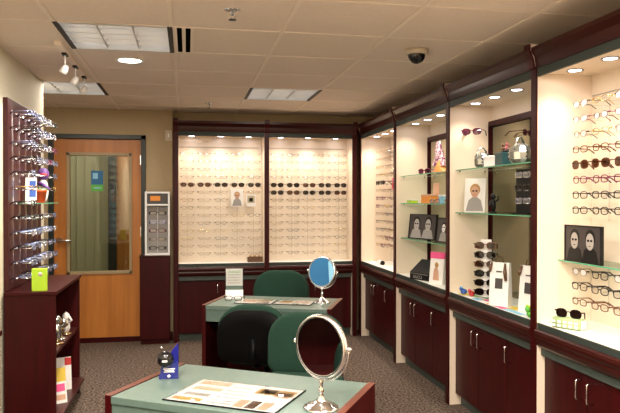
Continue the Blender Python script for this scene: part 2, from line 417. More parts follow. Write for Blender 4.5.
def divider(label, ox, oy, rz, depth=.29):
    t = thing('display_divider', label, 'divider panel', (ox, oy, 0), rz)
    MB().box(-.024, .024, .012, depth, 0, 2.30).build('panel', 'cream', t)
    MB().box(-.025, .025, 0, .0115, 0, 2.305).build('edge_trim', 'burgundy', t)
    pr = [(-.030, 2.32), (-.030, 2.285), (-.020, 2.262), (-.010, 2.24), (-.006, 2.215), (.0, 2.19), (.011, 2.19), (.011, 2.32)]
    MB().prism(pr, -.022, .022, 'x').build('cap', 'cream', t)
    MB().prism([(a - .012, z) for a, z in pr[:6]] + [(a - .0005, z) for a, z in pr[5::-1]], -.025, .025, 'x').build('cap_trim', 'burgundy', t)
    return t
RX = 1.85
posts = [6.86, 5.66, 4.44, 3.25, 2.04, .83]
unames = ['lit display cabinet in the corner, filled with rows of eyeglasses', 'lit display cabinet with three glass shelves and a mirror back',
          'lit display cabinet with two glass shelves above a colourful cloth', 'brightly lit display cabinet holding the dark poster of two faces', 'display cabinet at the front of the shop, beyond the last divider']
for k in range(5):
    unit(unames[k], RX, posts[k], -PI / 2, posts[k] - posts[k + 1], depth=.335, mirror={1: 'beige_mirror', 2: 'olive_mirror'}.get(k, False), lit=(1., .85, .82, 1., .8)[k])
dn = ['cream divider in the inside corner of the two display walls', 'cream divider between the corner cabinet and the glass shelf cabinet', 'cream divider between the two mirror backed cabinets',
      'dark edged cream divider between the cloth covered cabinet and the poster cabinet', 'cream divider at the near end of the poster cabinet', 'cream divider at the front end of the display wall']
for k in range(6): divider(dn[k], RX, posts[k], -PI / 2, .355)
bx = [-.113, .831, 1.79]
unit('back wall display cabinet nearer the oak door, with two small picture cards', bx[0], 6.85, 0, bx[1] - bx[0], doors=2, depth=.25, pucks=(.163, .467, .765))
unit('back wall display cabinet in the corner with two rows of sunglasses', bx[1], 6.85, 0, bx[2] - bx[1], doors=2, depth=.25, pucks=(.17, .47, .78))
divider('dark edged divider beside the wall mounted white eyewear case', bx[0], 6.85, 0, .27)
divider('dark edged divider between the two back wall cabinets', bx[1], 6.85, 0, .27)
divider('dark edged divider at the corner end of the back wall cabinets', bx[2], 6.85, 0, .27)

# ---------------------------------------------------------------- eyewear
def ring(cx, w, h, seg, sq=2.6, drop=0.):
    pts = []
    for k in range(seg):
        a = 2 * PI * k / seg; c_, s_ = math.cos(a), math.sin(a)
        x = cx + w * math.copysign(abs(c_) ** (2 / sq), c_); z = h * math.copysign(abs(s_) ** (2 / sq), s_)
        if z < 0: z *= 1 + drop
        pts.append((x, -.004 * (abs(x) / .07) ** 2 * -1, z))
    return pts
def glasses_parts(style):
    """frame, two lenses, two temples; front faces -y, temples run back along +y; bridge bottom at the origin"""
    st = dict(wire=(.0245, .0165, .0016, 2.4), full=(.0255, .0175, .0026, 3.), sun=(.029, .022, .0026, 2.5), cat=(.0245, .016, .0026, 3.2))[style]
    w, h_, rt, sq = st; cx = w + .009; seg = 14
    fr = MB()
    for s in (-1, 1):
        fr.tube([(s * p[0], p[1], p[2]) for p in ring(cx, w, h_, seg, sq)], rt, 5, closed=True)
    fr.tube([(-.010, .001, h_ * .2), (-.004, -.002, h_ * .42), (.004, -.002, h_ * .42), (.010, .001, h_ * .2)], rt * 1.1, 5)
    ls = []
    for s in (-1, 1):
        pts = [(s * p[0], p[1] + .0005, p[2]) for p in ring(cx, w - .001, h_ - .001, seg, sq)]
        m_ = MB(); m_.add([(s * cx, .0005, 0)] + pts, [(0, 1 + k, 1 + (k + 1) % seg) for k in range(seg)], 0, True); ls.append(m_)
    tp = []
    for s in (-1, 1):
        x = s * (cx + w + .009)
        m_ = MB(); m_.tube([(s * (cx + w), .004, h_ * .45), (s * (cx + w + .008), .006, h_ * .5), (s * (cx + w + .009), .014, h_ * .5)], rt * (2.6 if style == 'wire' else 1.4), 5)
        m_.tube([(x, .012, h_ * .5), (x * .99, .09, h_ * .45), (x * .97, .105, h_ * .35), (x * .95, .135, -h_ * .9)], [rt * 1.1, rt * 1.1, rt * 1.5, rt * 1.5], 5)
        tp.append(m_)
    return fr, ls, tp
def joined(style, mats):
    fr, ls, tp = glasses_parts(style); m_ = MB()
    for p, mi in [(fr, 0), (ls[0], 1), (ls[1], 1), (tp[0], 2), (tp[1], 2)]: m_.add(p.v, p.f, mi, True)
    return m_.data('eyeglasses', mats)
def proto(style, mats, cat='eyeglasses', name=None, label='x'):
    fr, ls, tp = glasses_parts(style)
    t = thing(name or ('sunglasses' if style == 'sun' else 'eyeglasses'), label, cat)
    fr.build('frame', mats[0], t)
    for l in ls: l.build('lens', mats[1], t)
    for l in tp: l.build('temple', mats[2], t)
    return t
PS = dict(
    clear=('wire', ('wire_soft', 'clear_lens', 'wire_pale'), 'pale wire'), wire=('wire', ('wire', 'clear_lens', 'wire'), 'grey wire'),
    blue=('full', ('wire_blue', 'demo_lens', 'wire_blue'), 'blue metal'), black=('full', ('black_gloss', 'clear_lens', 'black_gloss'), 'black framed'),
    tort=('cat', ('tortoise', 'clear_lens', 'tortoise'), 'tortoiseshell'), plum=('full', ('plum', 'clear_lens', 'plum'), 'plum framed'),
    demo=('wire', ('wire_pale', 'white_lens', 'black_gloss'), 'clear lens'), demored=('wire', ('wire', 'white_lens', 'plum'), 'clear lens red armed'),
    goldg=('wire', ('gold', 'clear_lens', 'gold'), 'gold wire'), blued=('full', ('wire_blue', 'demo_lens', 'black_gloss'), 'blue and black'), silver=('full', ('chrome_rim', 'demo_lens', 'wire_blue'), 'silver'),
    sblack=('sun', ('black_gloss', 'dark_lens', 'black_gloss'), 'black'), sbrown=('sun', ('tortoise', 'brown_lens', 'tortoise'), 'brown'),
    spurple=('sun', ('plum', 'purple_lens', 'plum'), 'purple'))
_p = {}
def put(kind, loc, rz, label, group=None):
    """place one pair with its parts"""
    if kind not in _p:
        o = proto(PS[kind][0], PS[kind][1], label=label, cat='sunglasses' if PS[kind][0] == 'sun' else 'eyeglasses'); _p[kind] = o
        o.location = loc; o.rotation_euler = (0, 0, rz)
        if group: o['group'] = group
        return o
    o = dup(_p[kind], loc, rz, label, None)
    if 'group' in o: del o['group']
    if group: o['group'] = group
    return o
_j = {}
def put_small(kind, loc, rz, label, group, rx=0):
    if kind not in _j: _j[kind] = joined(PS[kind][0], list(PS[kind][1]))
    sun = PS[kind][0] == 'sun'
    o = bpy.data.objects.new('sunglasses' if sun else 'eyeglasses', _j[kind]); C.objects.link(o)
    o.location = loc; o.rotation_euler = (rx, 0, rz); tag(o, label, 'sunglasses' if sun else 'eyeglasses', group)
    return o
def pegs(t, xs, zs, y_back, y_tip, mat_='acrylic'):
    """rod with pegs for each column: part of the display; pegs end under the bridges"""
    for x in xs:
        m_ = MB().tube([(x, y_back - .008, zs[-1] - .05), (x, y_back - .008, zs[0] + .05)], .003, 5)
        for z in zs: m_.tube([(x, y_back - .006, z), (x, y_tip, z + .0015)], .0022, 5)
        m_.build('peg_rod', mat_, t)
du = [o for o in C.objects if o.name.startswith('display_unit')]
ucorner, ushelf, ucloth, uposter, ufront, uback1, uback2 = du
# back wall displays: 14 rows of 5
zs = [1.968 - .0815 * k for k in range(14)]
cols = [.115 + .178 * k for k in range(5)]
cols2 = [.130 + .176 * k for k in range(5)]
for u, cl, ox, nm in ((uback1, cols, bx[0], 'back cabinet by the door'), (uback2, cols2, bx[1], 'back cabinet by the corner')):
    pegs(u, cl, [z - .008 for z in zs], .25, .135)
    for r_ in range(14):
        for c_, x in enumerate(cl):
            if u is uback1 and c_ >= 3 and r_ in (6, 7): continue
            if u is uback1 and r_ == 4: k = 'sbrown' if c_ < 2 else 'sblack'
            elif u is uback2 and r_ in (4, 5): k = 'sbrown' if (c_ + r_) % 3 == 0 else 'sblack'
            else: k = random.choice(['clear', 'clear', 'clear', 'clear', 'wire', 'goldg'])
            if (u is uback2 and (r_, c_) in ((1, 4), (3, 3), (6, 3), (6, 4), (10, 1), (11, 1), (13, 1))): k = 'wire'
            if (u is uback1 and (r_, c_) in ((2, 0), (7, 0), (9, 1))): k = 'wire'
            ds = PS[k][2] + (' sunglasses' if k[0] == 's' else ' eyeglasses')
            put_small(k, (ox + x, 6.85 + .14, zs[r_]), random.uniform(-.06, .06), '%s in the %s, %s row down, %s along' % (ds, nm, ORD[r_], ORD[c_]), 'eyewear rows in the ' + nm)
# corner cabinet: seen sideways
zc_ = [1.99 - .082 * k for k in range(13)]
cl = [.17, .34, .51, .68]
pegs(ucorner, cl, [z - .008 for z in zc_], .335, .145)
for r_ in range(13):
    for c_, x in enumerate(cl):
        if r_ in (4, 5) and c_ == 1: pass
        k = 'sblack' if (r_ == 4 and c_ < 2) else random.choice(['clear', 'clear', 'wire', 'goldg', 'clear', 'plum' if r_ > 5 else 'clear'])
        ds = PS[k][2] + (' sunglasses' if k[0] == 's' else ' eyeglasses')
        put_small(k, (RX + .15, posts[0] - x, zc_[r_]), -PI / 2, '%s in the corner cabinet, %s row down, %s from the corner' % (ds, ORD[r_], ORD[c_]), 'eyewear rows in the corner cabinet')
# poster cabinet
zp = [1.98 - .079 * k for k in range(8)]; zl = [1.105, 1.03, .95]
cl = [.19, .36, .53, .70]
pegs(uposter, cl, [z - .008 for z in zp], .335, .175); pegs(uposter, cl, [z - .008 for z in zl], .335, .175)
kinds = ['demo', 'demored', 'demo', 'tort', 'sun', 'plum', 'black', 'black', 'demo', 'black', 'tort']
for r_, z in enumerate(zp + zl):
    for c_, x in enumerate(cl):
        k = kinds[r_]
        if k == 'sun': k = 'sbrown' if c_ else 'sbrown'
        if k == 'demo' and c_ % 2: k = 'goldg'
        if r_ in (8, 9) and c_ == 1: k = 'black'
        ds = PS[k][2] + (' sunglasses' if k[0] == 's' else ' eyeglasses')
        rown = ORD[r_] + ' row' if r_ < 8 else ['top', 'middle', 'bottom'][r_ - 8] + ' row under poster'
        put(k, (RX + .155, posts[3] - x, z), -PI / 2 + random.uniform(-.08, .08), '%s in the poster cabinet, %s, %s from far side' % (ds, rown, ORD[c_]), 'eyewear in the poster cabinet')
        if r_ in (0, 1, 2, 5, 8, 9) and c_ < 2: pass

# ---------------------------------------------------------------- eyewear board on the wall
bd = thing('eyewear_board', 'tall burgundy wall board with rows of pegs for eyeglasses', 'display board', (LW, 4.33, 0))
MB().box(.001, .03, 0, .93, .912, 2.12).build('board', 'burgundy_board', bd, bevel=.002)
zb = [2.035 - .0955 * k for k in range(12)]
ys = [.11 + .17 * k for k in range(5)]
for y in ys:
    for z in zb:
        pass
    m_ = MB().box(.030, .033, y - .006, y + .006, zb[-1] - .03, zb[0] + .02)
    for k, z in enumerate(zb):
        if k == 6 and y > .4: continue
        m_.tube([(.03, y, z - .008), (.165, y, z - .0065)], .0028, 6).ball((.05, y, z - .008), .009, seg=8, rings=6)
    m_.build('peg_row', 'chrome', bd)
for r_, z in enumerate(zb):
    for c_, y in enumerate(ys):
        if r_ in (4, 5) and c_ in (1, 2, 3): continue
        if r_ == 6 and c_ > 0: continue
        k = 'goldg' if r_ == 5 else random.choice(['blue', 'silver', 'blued', 'black', 'plum', 'blued', 'black'])
        if r_ == 7: k = ['black', 'black', 'wire', 'wire', 'blue'][c_]
        if r_ > 7: k = random.choice(['blued', 'blue', 'silver', 'blued', 'blue'])
        put(k, (LW + .16, 4.33 + y, z), PI / 2 + random.uniform(-.1, .1), '%s eyeglasses on the burgundy wall board, %s row down, %s from its front' % (PS[k][2], ORD[r_], ORD[c_]), 'eyewear on the burgundy wall board')
sh = thing('glass_shelf', 'small glass shelf on the burgundy board carrying the orange pot', 'shelf', (LW + .03, 4.33, 1.455))
MB().box(0, .15, .20, .78, 0, .006).build('shelf_plate', 'shelf_glass', sh)
MB().box(.15, .152, .20, .78, 0, .006).box(0, .152, .198, .20, 0, .006).build('glass_rim', 'glass_edge', sh)
SX = LW + .03
pot = thing('flower_pot', 'small orange pot with a bright green grass top on the glass shelf', 'flower pot', (SX + .085, 4.81, 1.461))
MB().lathe([(0, 0), (.034, 0), (.046, .075), (.050, .075), (.050, .09), (.044, .09), (.041, .07), (0, .07)], 20).build('pot', 'pot_orange', pot)
g = MB()
for k in range(70):
    a = random.uniform(0, 2 * PI); rr = .04 * math.sqrt(random.random()); x, y = rr * math.cos(a), rr * math.sin(a)
    l = random.uniform(.025, .04); dx, dy = x * .4, y * .4
    g.add([(x - .003, y, .068), (x + .003, y, .068), (x + dx, y + dy, .072 + l)], [(0, 1, 2)])
o = g.build('grass', 'leaf', pot)
cd = thing('display_card', 'tall white and blue folded card beside the orange pot', 'card', (SX + .065, 4.64, 1.461), .15)
MB().prism([(0, 0), (.004, 0), (.028, .17), (.024, .17)], -.035, .035, 'x').build('front_leaf', 'paper', cd)
MB().box(-.010, .030, -.002, -.0005, .04, .15).build('printed_panel', 'blue', cd, rot=(-.14, 0, 0))
fg = thing('novelty_figure', 'purple and white novelty figure standing behind the orange pot', 'figurine', (SX + .085, 4.93, 1.461))
MB().ball((0, 0, .085), .035, .03, .085).build('body', 'white', fg)
MB().ball((0, 0, .205), .04, .034, .045).build('head', 'purple', fg)
MB().tube([(-.03, -.01, .14), (.02, -.05, .12), (.05, -.04, .09)], [.015, .014, .010], 8).build('arm', 'purple', fg)
MB().tube([(-.02, -.03, .20), (.03, -.035, .20)], .009, 6).build('mask', 'red', fg)
pz = MB().box(0, .004, 0, .02, 0, .02)
# unseen blue poster, added so the rear table mirror reflects blue
po = thing('reflection_poster', 'large unseen blue poster, added on the wall for the rear mirror to reflect', 'poster', (LW, 3.45, .95))
MB().box(0, .008, 0, .72, 0, .72).build('sheet', 'poster_blue', po)
MB().prism([(.05, .05), (.30, .12), (.36, .42), (.22, .62), (.10, .40)], .008, .010, 'x').build('printed_panel', 'skyblue', po)
MB().prism([(.40, .50), (.66, .58), (.60, .66), (.44, .62)], .008, .010, 'x').build('printed_panel', 'print_dark', po)
MB().box(-.0, .012, -.015, 0, -.015, .735).box(0, .012, .72, .735, -.015, .735).box(0, .012, 0, .72, -.015, 0).box(0, .012, 0, .72, .72, .735).build('frame', 'black', po)

# ---------------------------------------------------------------- low bookcase
def bookcase(label, y0, y1, x1=-.81):
    t = thing('bookcase', label, 'bookcase', (LW + .012, y0, 0))
    d = x1 - LW - .012; L = y1 - y0
    MB().box(0, d + .01, -.01, L + .01, .885, .908).build('top', 'burgundy', t, bevel=.003)
    MB().box(0, d, 0, .022, .0, .885).build('side_panel', 'burgundy', t, bevel=.001)
    MB().box(0, d, L - .022, L, .0, .885).build('side_panel', 'burgundy', t, bevel=.001)
    MB().box(0, .012, .022, L - .022, .06, .885).build('back_panel', 'burgundy', t)
    MB().box(.012, d - .01, .022, L - .022, .49, .51).build('shelf', 'burgundy_board', t, bevel=.001)
    MB().box(.012, d + .035, .022, L - .022, .10, .125).build('shelf', 'burgundy_board', t, bevel=.001)
    MB().box(.012, d - .03, .022, L - .022, 0, .10).build('plinth', 'burgundy', t)
    return t
bookcase('low burgundy bookcase under the eyewear board, open at the aisle side', 4.29, 5.22)
bookcase('low burgundy bookcase against the wall at the front of the shop', 1.55, 3.05)
gbx = thing('green_box', 'lime green carton standing on top of the low bookcase', 'box', (-.915, 4.345, .908), .12)
MB().box(-.045, .045, -.02, .02, 0, .14).build('carton', 'lime', gbx, bevel=.002)
MB().lathe([(0, 0), (.012, 0), (.012, .001), (0, .001)], 16, M=T(.005, -.0202, .105, PI / 2)).build('emblem', 'white', gbx)
MB().lathe([(.005, 0), (.008, 0), (.008, .0006), (.005, .0006)], 16, M=T(.005, -.0214, .105, PI / 2)).build('emblem_ring', 'red', gbx)
def figurine(label, x, y, z, m1, m2, s=1., h=.13, rz=0.):
    t = thing('figurine', label, 'figurine', (x, y, z), rz)
    MB().lathe([(0, 0), (.03 * s, 0), (.03 * s, .008), (.022 * s, .014), (0, .014)], 18).build('base', m2, t)
    MB().tube([(0, 0, .012), (.006 * s, 0, h * .3), (-.004 * s, 0, h * .55), (0, 0, h * .72)], [.012 * s, .016 * s, .022 * s, .009 * s], 10).build('body', m1, t)
    MB().ball((0, 0, h * .85), .019 * s, .019 * s, .023 * s).build('head', m1, t)
    MB().tube([(-.018 * s, 0, h * .6), (-.036 * s, -.008, h * .45), (-.018 * s, -.016, h * .38)], .006 * s, 6).build('arm', m1, t)
    MB().tube([(.018 * s, 0, h * .6), (.038 * s, -.008, h * .7), (.028 * s, -.012, h * .88)], .006 * s, 6).build('arm', m1, t)
    return t
figurine('silver ball headed statuette on the bookcase shelf, tallest of the three', -.865, 4.62, .51, 'mosaic_silver', 'bronze', 1.5, .19)
figurine('bronze coloured statuette in the middle of the bookcase shelf', -.87, 4.76, .51, 'bronze', 'mosaic_silver', 1.3, .14, .4)
figurine('pale statuette on the bookcase shelf, standing furthest along', -.86, 4.93, .51, 'paper', 'bronze', 1.4, .15, -.5)
def card(label, loc, w, h_, rz, tilt, cols_, name='leaflet', cat='leaflet', blocks=None):
    t = thing(name, label, cat, loc, rz)
    MB().box(-w / 2, w / 2, -.002, 0, 0, h_).build('sheet', cols_[0], t, rot=(-tilt, 0, 0))
    MB().prism([(.0005, .0), (.003, 0), (h_ * .35, h_ * .0), (.003 + h_ * .0, h_ * .5)], -.006, .006, 'x').build('easel', cols_[0], t) if cat == 'picture card' else None
    for k, (x0, x1, z0, z1, m_) in enumerate(blocks or []):
        MB().box(x0 * w, x1 * w, -.0032, -.002, z0 * h_, z1 * h_).build('printed_panel', m_, t, rot=(-tilt, 0, 0))
    return t
card('white leaflet with a red corner leaning inside the lower bookcase shelf', (-.885, 4.86, .125), .15, .23, .35, .12, ['paper'], blocks=[(.2, .5, .75, .98, 'red'), (-.35, .35, .2, .6, 'white')])
card('yellow leaflet leaning on the lower bookcase shelf', (-.875, 4.68, .125), .12, .20, .45, .12, ['yellow'], blocks=[(-.4, .4, .1, .4, 'red')])
card('pink printed leaflet at the front edge of the lower bookcase shelf', (-.835, 4.55, .125), .10, .14, .5, .2, ['paper'], blocks=[(-.4, .4, .55, .9, 'pink'), (-.4, .4, .15, .4, 'skin')])

# ---------------------------------------------------------------- pedestal and tabletop eyewear case by the door
pd = thing('pedestal_cabinet', 'narrow burgundy pedestal cabinet beside the oak door', 'cabinet', (-.325, 6.81, 0))
MB().box(-.15, .15, .018, .205, .05, .895).build('body', 'burgundy', pd)
MB().box(-.153, .153, -.004, .208, .895, .911).build('top', 'burgundy_gloss', pd, bevel=.003)
MB().box(-.148, .148, 0, .018, .055, .89).build('door', 'burgundy', pd, bevel=.003)
MB().box(-.14, .14, .03, .2, 0, .05).build('plinth', 'burgundy', pd)
cs = thing('eyewear_case', 'slim white countertop case with five pairs of glasses on the pedestal', 'display case', (-.30, 6.90, .911))
w = .125
MB().box(-w, -w + .018, -.05, .05, .02, .655).box(w - .018, w, -.05, .05, .02, .655).box(-w + .018, w - .018, -.05, .05, .635, .655).box(-w - .0, w + .0, -.06, .06, 0, .02).box(-w + .018, w - .018, -.05, .05, .51, .528).build('casing', 'white', cs, bevel=.004)
MB().box(-w + .018, w - .018, .035, .05, .02, .51).build('back_panel', 'grey', cs)
MB().box(-w + .018, w - .018, -.042, .05, .528, .635).build('header', 'darkgrey', cs)
MB().box(-.07, .03, -.044, -.042, .56, .61).build('header_picture', 'orange_cloth', cs)
MB().tube([(0, .03, .03), (0, .03, .50)], .003, 5).build('rod', 'white', cs)
for k in range(5):
    MB().tube([(0, .03, .065 + .09 * k), (0, -.028, .066 + .09 * k)], .002, 5).build('peg', 'white', cs)
    kk = ['black', 'wire', 'plum', 'blue', 'black'][k]
    o = put_small(kk, (-.30, 6.875, .911 + .074 + .09 * k), 0, '%s eyeglasses in the slim white case, %s pair from the bottom' % (PS[kk][2], ORD[k]), 'glasses in the slim white case')
    o.scale = (1.25, .35, 1.1)

# ---------------------------------------------------------------- desks
def desk(label, cx, cy, rz, w, d):
    t = thing('desk', label, 'desk', (cx, cy, 0), rz); a = w / 2
    MB().box(-a + .028, a - .028, -d / 2, d / 2, .722, .75).build('desktop', 'green_lam', t, bevel=.002)
    for s in (-1, 1):
        MB().box(min(s * a, s * (a - .028)), max(s * a, s * (a - .028)), -d / 2, d / 2, 0, .752).build('end_panel', 'burgundy', t, bevel=.002)
        MB().box(min(s * a, s * (a - .028)), max(s * a, s * (a - .028)), -d / 2, d / 2, .752, .7535).build('edge_strip', 'edge_wood', t)
    MB().box(-a + .028, a - .028, -d / 2 + .006, -d / 2 + .024, .64, .722).build('front_apron', 'green_lam', t)
    MB().box(-a + .028, a - .028, d / 2 - .05, d / 2 - .032, .12, .722).build('modesty_panel', 'burgundy', t)
    return t
D1 = (.215, 2.5, math.radians(-31.7), .90, .515)
D2 = (.615, 4.615, math.radians(-22.5), .91, .50)
desk('green topped dispensing desk at the front with the blue award', *D1)
desk('green topped dispensing desk further back with the white sign stand', *D2)
def on(D, px, py, z=.7505):
    c_, s_ = math.cos(D[2]), math.sin(D[2])
    return (D[0] + px * c_ - py * s_, D[1] + px * s_ + py * c_, z)

def mat_sheet(label, D, x, y, w, d, rz, seed, blocks):
    rng = random.Random(seed)
    t = thing('desk_mat', label, 'desk mat', on(D, x, y), D[2] + rz)
    MB().box(-w / 2, w / 2, -d / 2, d / 2, 0, .0012).build('sheet', 'paper', t)
    for (x0, x1, y0, y1, m_) in blocks:
        MB().box(-w / 2 + x0 * w, -w / 2 + x1 * w, -d / 2 + y0 * d, -d / 2 + y1 * d, .0012, .0016).build('printed_panel', m_, t)
    MB().box(-w / 2 - .004, w / 2 + .004, -d / 2 - .004, d / 2 + .004, .0018, .0048).build('cover', 'acrylic', t)
    MB().box(w / 2 + .002, w / 2 + .006, -d / 2 - .004, d / 2 + .004, 0, .005).box(-w / 2 - .004, w / 2 + .004, -d / 2 - .008, -d / 2 - .004, 0, .005).build('edging', 'black', t)
    return t
bl1 = [(.03, .33, .80, .97, 'skin'), (.05, .33, .55, .70, 'blind_green'), (.03, .30, .08, .2, 'orange_cloth'), (.06, .3, .3, .42, 'grey'), (.62, .97, .66, .90, 'hair'), (.66, .80, .70, .88, 'darkgrey'),
       (.82, .95, .60, .80, 'skin'), (.60, .69, .06, .36, 'skin'), (.71, .80, .06, .36, 'shell_brown'), (.82, .91, .06, .36, 'skin'), (.36, .58, .1, .13, 'grey'), (.36, .58, .2, .23, 'grey'), (.36, .58, .34, .37, 'grey'), (.36, .58, .5, .53, 'grey'), (.36, .56, .64, .67, 'grey'), (.36, .56, .8, .83, 'grey')]
mat_sheet('glossy brochure mat with printed photos on the front desk', D1, .005, -.08, .44, .28, .0, 3, bl1)
mat_sheet('glossy brochure mat on the rear desk, nearer the white sign stand', D2, -.13, -.02, .26, .20, .0, 5, [(.1, .5, .4, .9, 'skin'), (.55, .9, .1, .5, 'grey'), (.5, .9, .6, .9, 'hair')])
mat_sheet('glossy brochure mat on the rear desk, nearer the table mirror', D2, .15, -.01, .26, .20, -.04, 6, [(.1, .4, .3, .9, 'hair'), (.45, .9, .5, .85, 'skin'), (.5, .9, .1, .3, 'darkgrey')])

def table_mirror(label, loc, ang, tilt):
    t = thing('table_mirror', label, 'table mirror', loc, ang + PI / 2)      # local -y is the viewing side
    MB().lathe([(0, 0), (.062, 0), (.064, .004), (.060, .009), (.050, .011), (.046, .017), (.030, .021), (.018, .028), (.010, .040), (.0075, .055), (.012, .062), (.0075, .069), (.006, .085), (.0085, .093), (.006, .1)], 32).build('base', 'chrome', t)
    yk = [(.116 * math.sin(a), .006, .218 - .119 * math.cos(a)) for a in [(-96 + 12 * k) * PI / 180 for k in range(17)]]
    MB().tube(yk, .0038, 8).build('yoke', 'chrome', t)
    for s in (-1, 1): MB().ball((s * .120, .004, .222), .0085, .0085, .0085).build('pivot_knob', 'chrome', t)
    M = T(0, 0, .218, tilt)
    MB().lathe([(.100, -.010), (.106, -.012), (.1105, -.008), (.1125, 0), (.1105, .008), (.106, .012), (.100, .010)], 48, M=M @ Matrix.Rotation(PI / 2, 4, 'X')).build('rim', 'chrome_rim', t)
    MB().lathe([(0, .008), (.101, .008)], 48, M=M @ Matrix.Rotation(PI / 2, 4, 'X'), smooth=False).build('mirror_glass', 'mirror', t)
    MB().lathe([(0, -.008), (.101, -.008)], 48, M=M @ Matrix.Rotation(PI / 2, 4, 'X'), smooth=False).build('back_glass', 'mirror', t)
    return t
table_mirror('round chrome table mirror on the front desk, large in the foreground', on(D1, .354, -.107), math.radians(220), 0.)
table_mirror('round chrome table mirror on the rear desk, showing a blue reflection', on(D2, .338, .045), math.radians(228), -.14)

aw = thing('award', 'blue glass award with a dark globe on the front desk', 'award', (-.073, 2.715, .7505), -.05)
MB().prism([(-.040, 0), (.038, 0), (.038, .148), (.018, .125), (-.005, .09), (-.034, .045), (-.034, .025), (-.040, .018)], -.013, .013, 'y').build('plaque', 'award_blue', aw, bevel=.001)
MB().ball((-.014, -.018, .083), .034, .030, .034, 20, 12).build('globe', 'black_gloss', aw)
for z, a in ((.040, .028), (.034, .024), (.028, .026)): MB().box(-a + .006, a - .004, -.0142, -.013, z, z + .003).build('inscription', 'white', aw)
MB().ball((-.030, -.004, .128), .006).build('bead', 'chrome', aw)
MB().box(-.024, -.004, -.0498, -.046, .078, .084).build('globe_label', 'white', aw)
MB().lathe([(0, 0), (.006, 0), (.006, .001), (0, .001)], 12, M=T(0, -.013, .012, PI / 2)).build('emblem', 'white', aw)

ss = thing('sign_stand', 'white acrylic sign stand with printed card on the rear desk', 'sign stand', on(D2, -.345, .13), -.1)
MB().box(-.062, .062, -.004, .004, .09, .215).build('card', 'paper', ss)
MB().box(-.066, .066, -.008, -.005, .085, .225).build('acrylic_front', 'acrylic', ss)
MB().box(-.062, .062, -.006, .006, .06, .09).build('green_band', 'green_lam', ss)
MB().box(-.065, .065, -.006, .006, .0, .06).box(-.065, .065, -.045, .045, 0, .006).build('foot', 'white', ss)
for z in (.19, .17, .15, .13, .11): MB().box(-.045, .045, -.0052, -.004, z, z + .004).build('printed_line', 'grey' if z < .19 else 'leaf', ss)
put('black', on(D2, -.30, -.03, .7705), D2[2] + .2, 'small black eyeglasses lying on the rear desk below the sign stand')

# ---------------------------------------------------------------- chairs
def rounded(w, h_, r_, r2, n=6):
    pts = []
    for cx, cy, rr, a0 in ((w / 2 - r_, h_ - r_, r_, 0), (-w / 2 + r_, h_ - r_, r_, PI / 2), (-w / 2 + r2, r2, r2, PI), (w / 2 - r2, r2, r2, 1.5 * PI)):
        for k in range(n + 1):
            a = a0 + PI / 2 * k / n; pts.append((cx + rr * math.cos(a), cy + rr * math.sin(a)))
    return pts
def pad(w, h_, th, r_, r2, curve, edge=.018):
    """cushion: rounded outline in x,z; y thickness; bulging front at -y, curved round the sitter"""
    m_ = MB(); layers = []
    for yy, ins in ((-th / 2, edge * 1.6), (-th * .42, edge * .7), (-th * .25, edge * .15), (0, 0), (th * .3, .0), (th / 2, edge * .5)):
        o_ = rounded(w - 2 * ins, h_ - 2 * ins, max(r_ - ins, .01), max(r2 - ins, .01))
        layers.append([(x, yy + curve * (-(x / (w / 2)) ** 2), z + ins) for x, z in o_])
    n = len(layers[0]); vs = [p for l in layers for p in l]; fs = []
    for i in range(len(layers) - 1):
        for k in range(n): fs.append((i * n + k, i * n + (k + 1) % n, (i + 1) * n + (k + 1) % n, (i + 1) * n + k))
    m_.add(vs, fs, 0, True)
    for l, yy in ((layers[0], -th / 2 - .006), (layers[-1], th / 2)):
        # grid-like cap: strips between mirrored points
        half = n // 2
        rngs = []
        vs = list(l); c0 = len(vs)
        cz = h_ / 2
        inner = [(x * .5, yy + curve * (-(x * .5 / (w / 2)) ** 2), cz + (z - cz) * .5) for x, _, z in l]
        ctr = (0, yy, cz)
        vs += inner + [ctr]
        fs = [(k, (k + 1) % n, n + (k + 1) % n, n + k) for k in range(n)] + [(n + k, n + (k + 1) % n, 2 * n) for k in range(n)]
        m_.add(vs, fs, 0, True)
    return m_
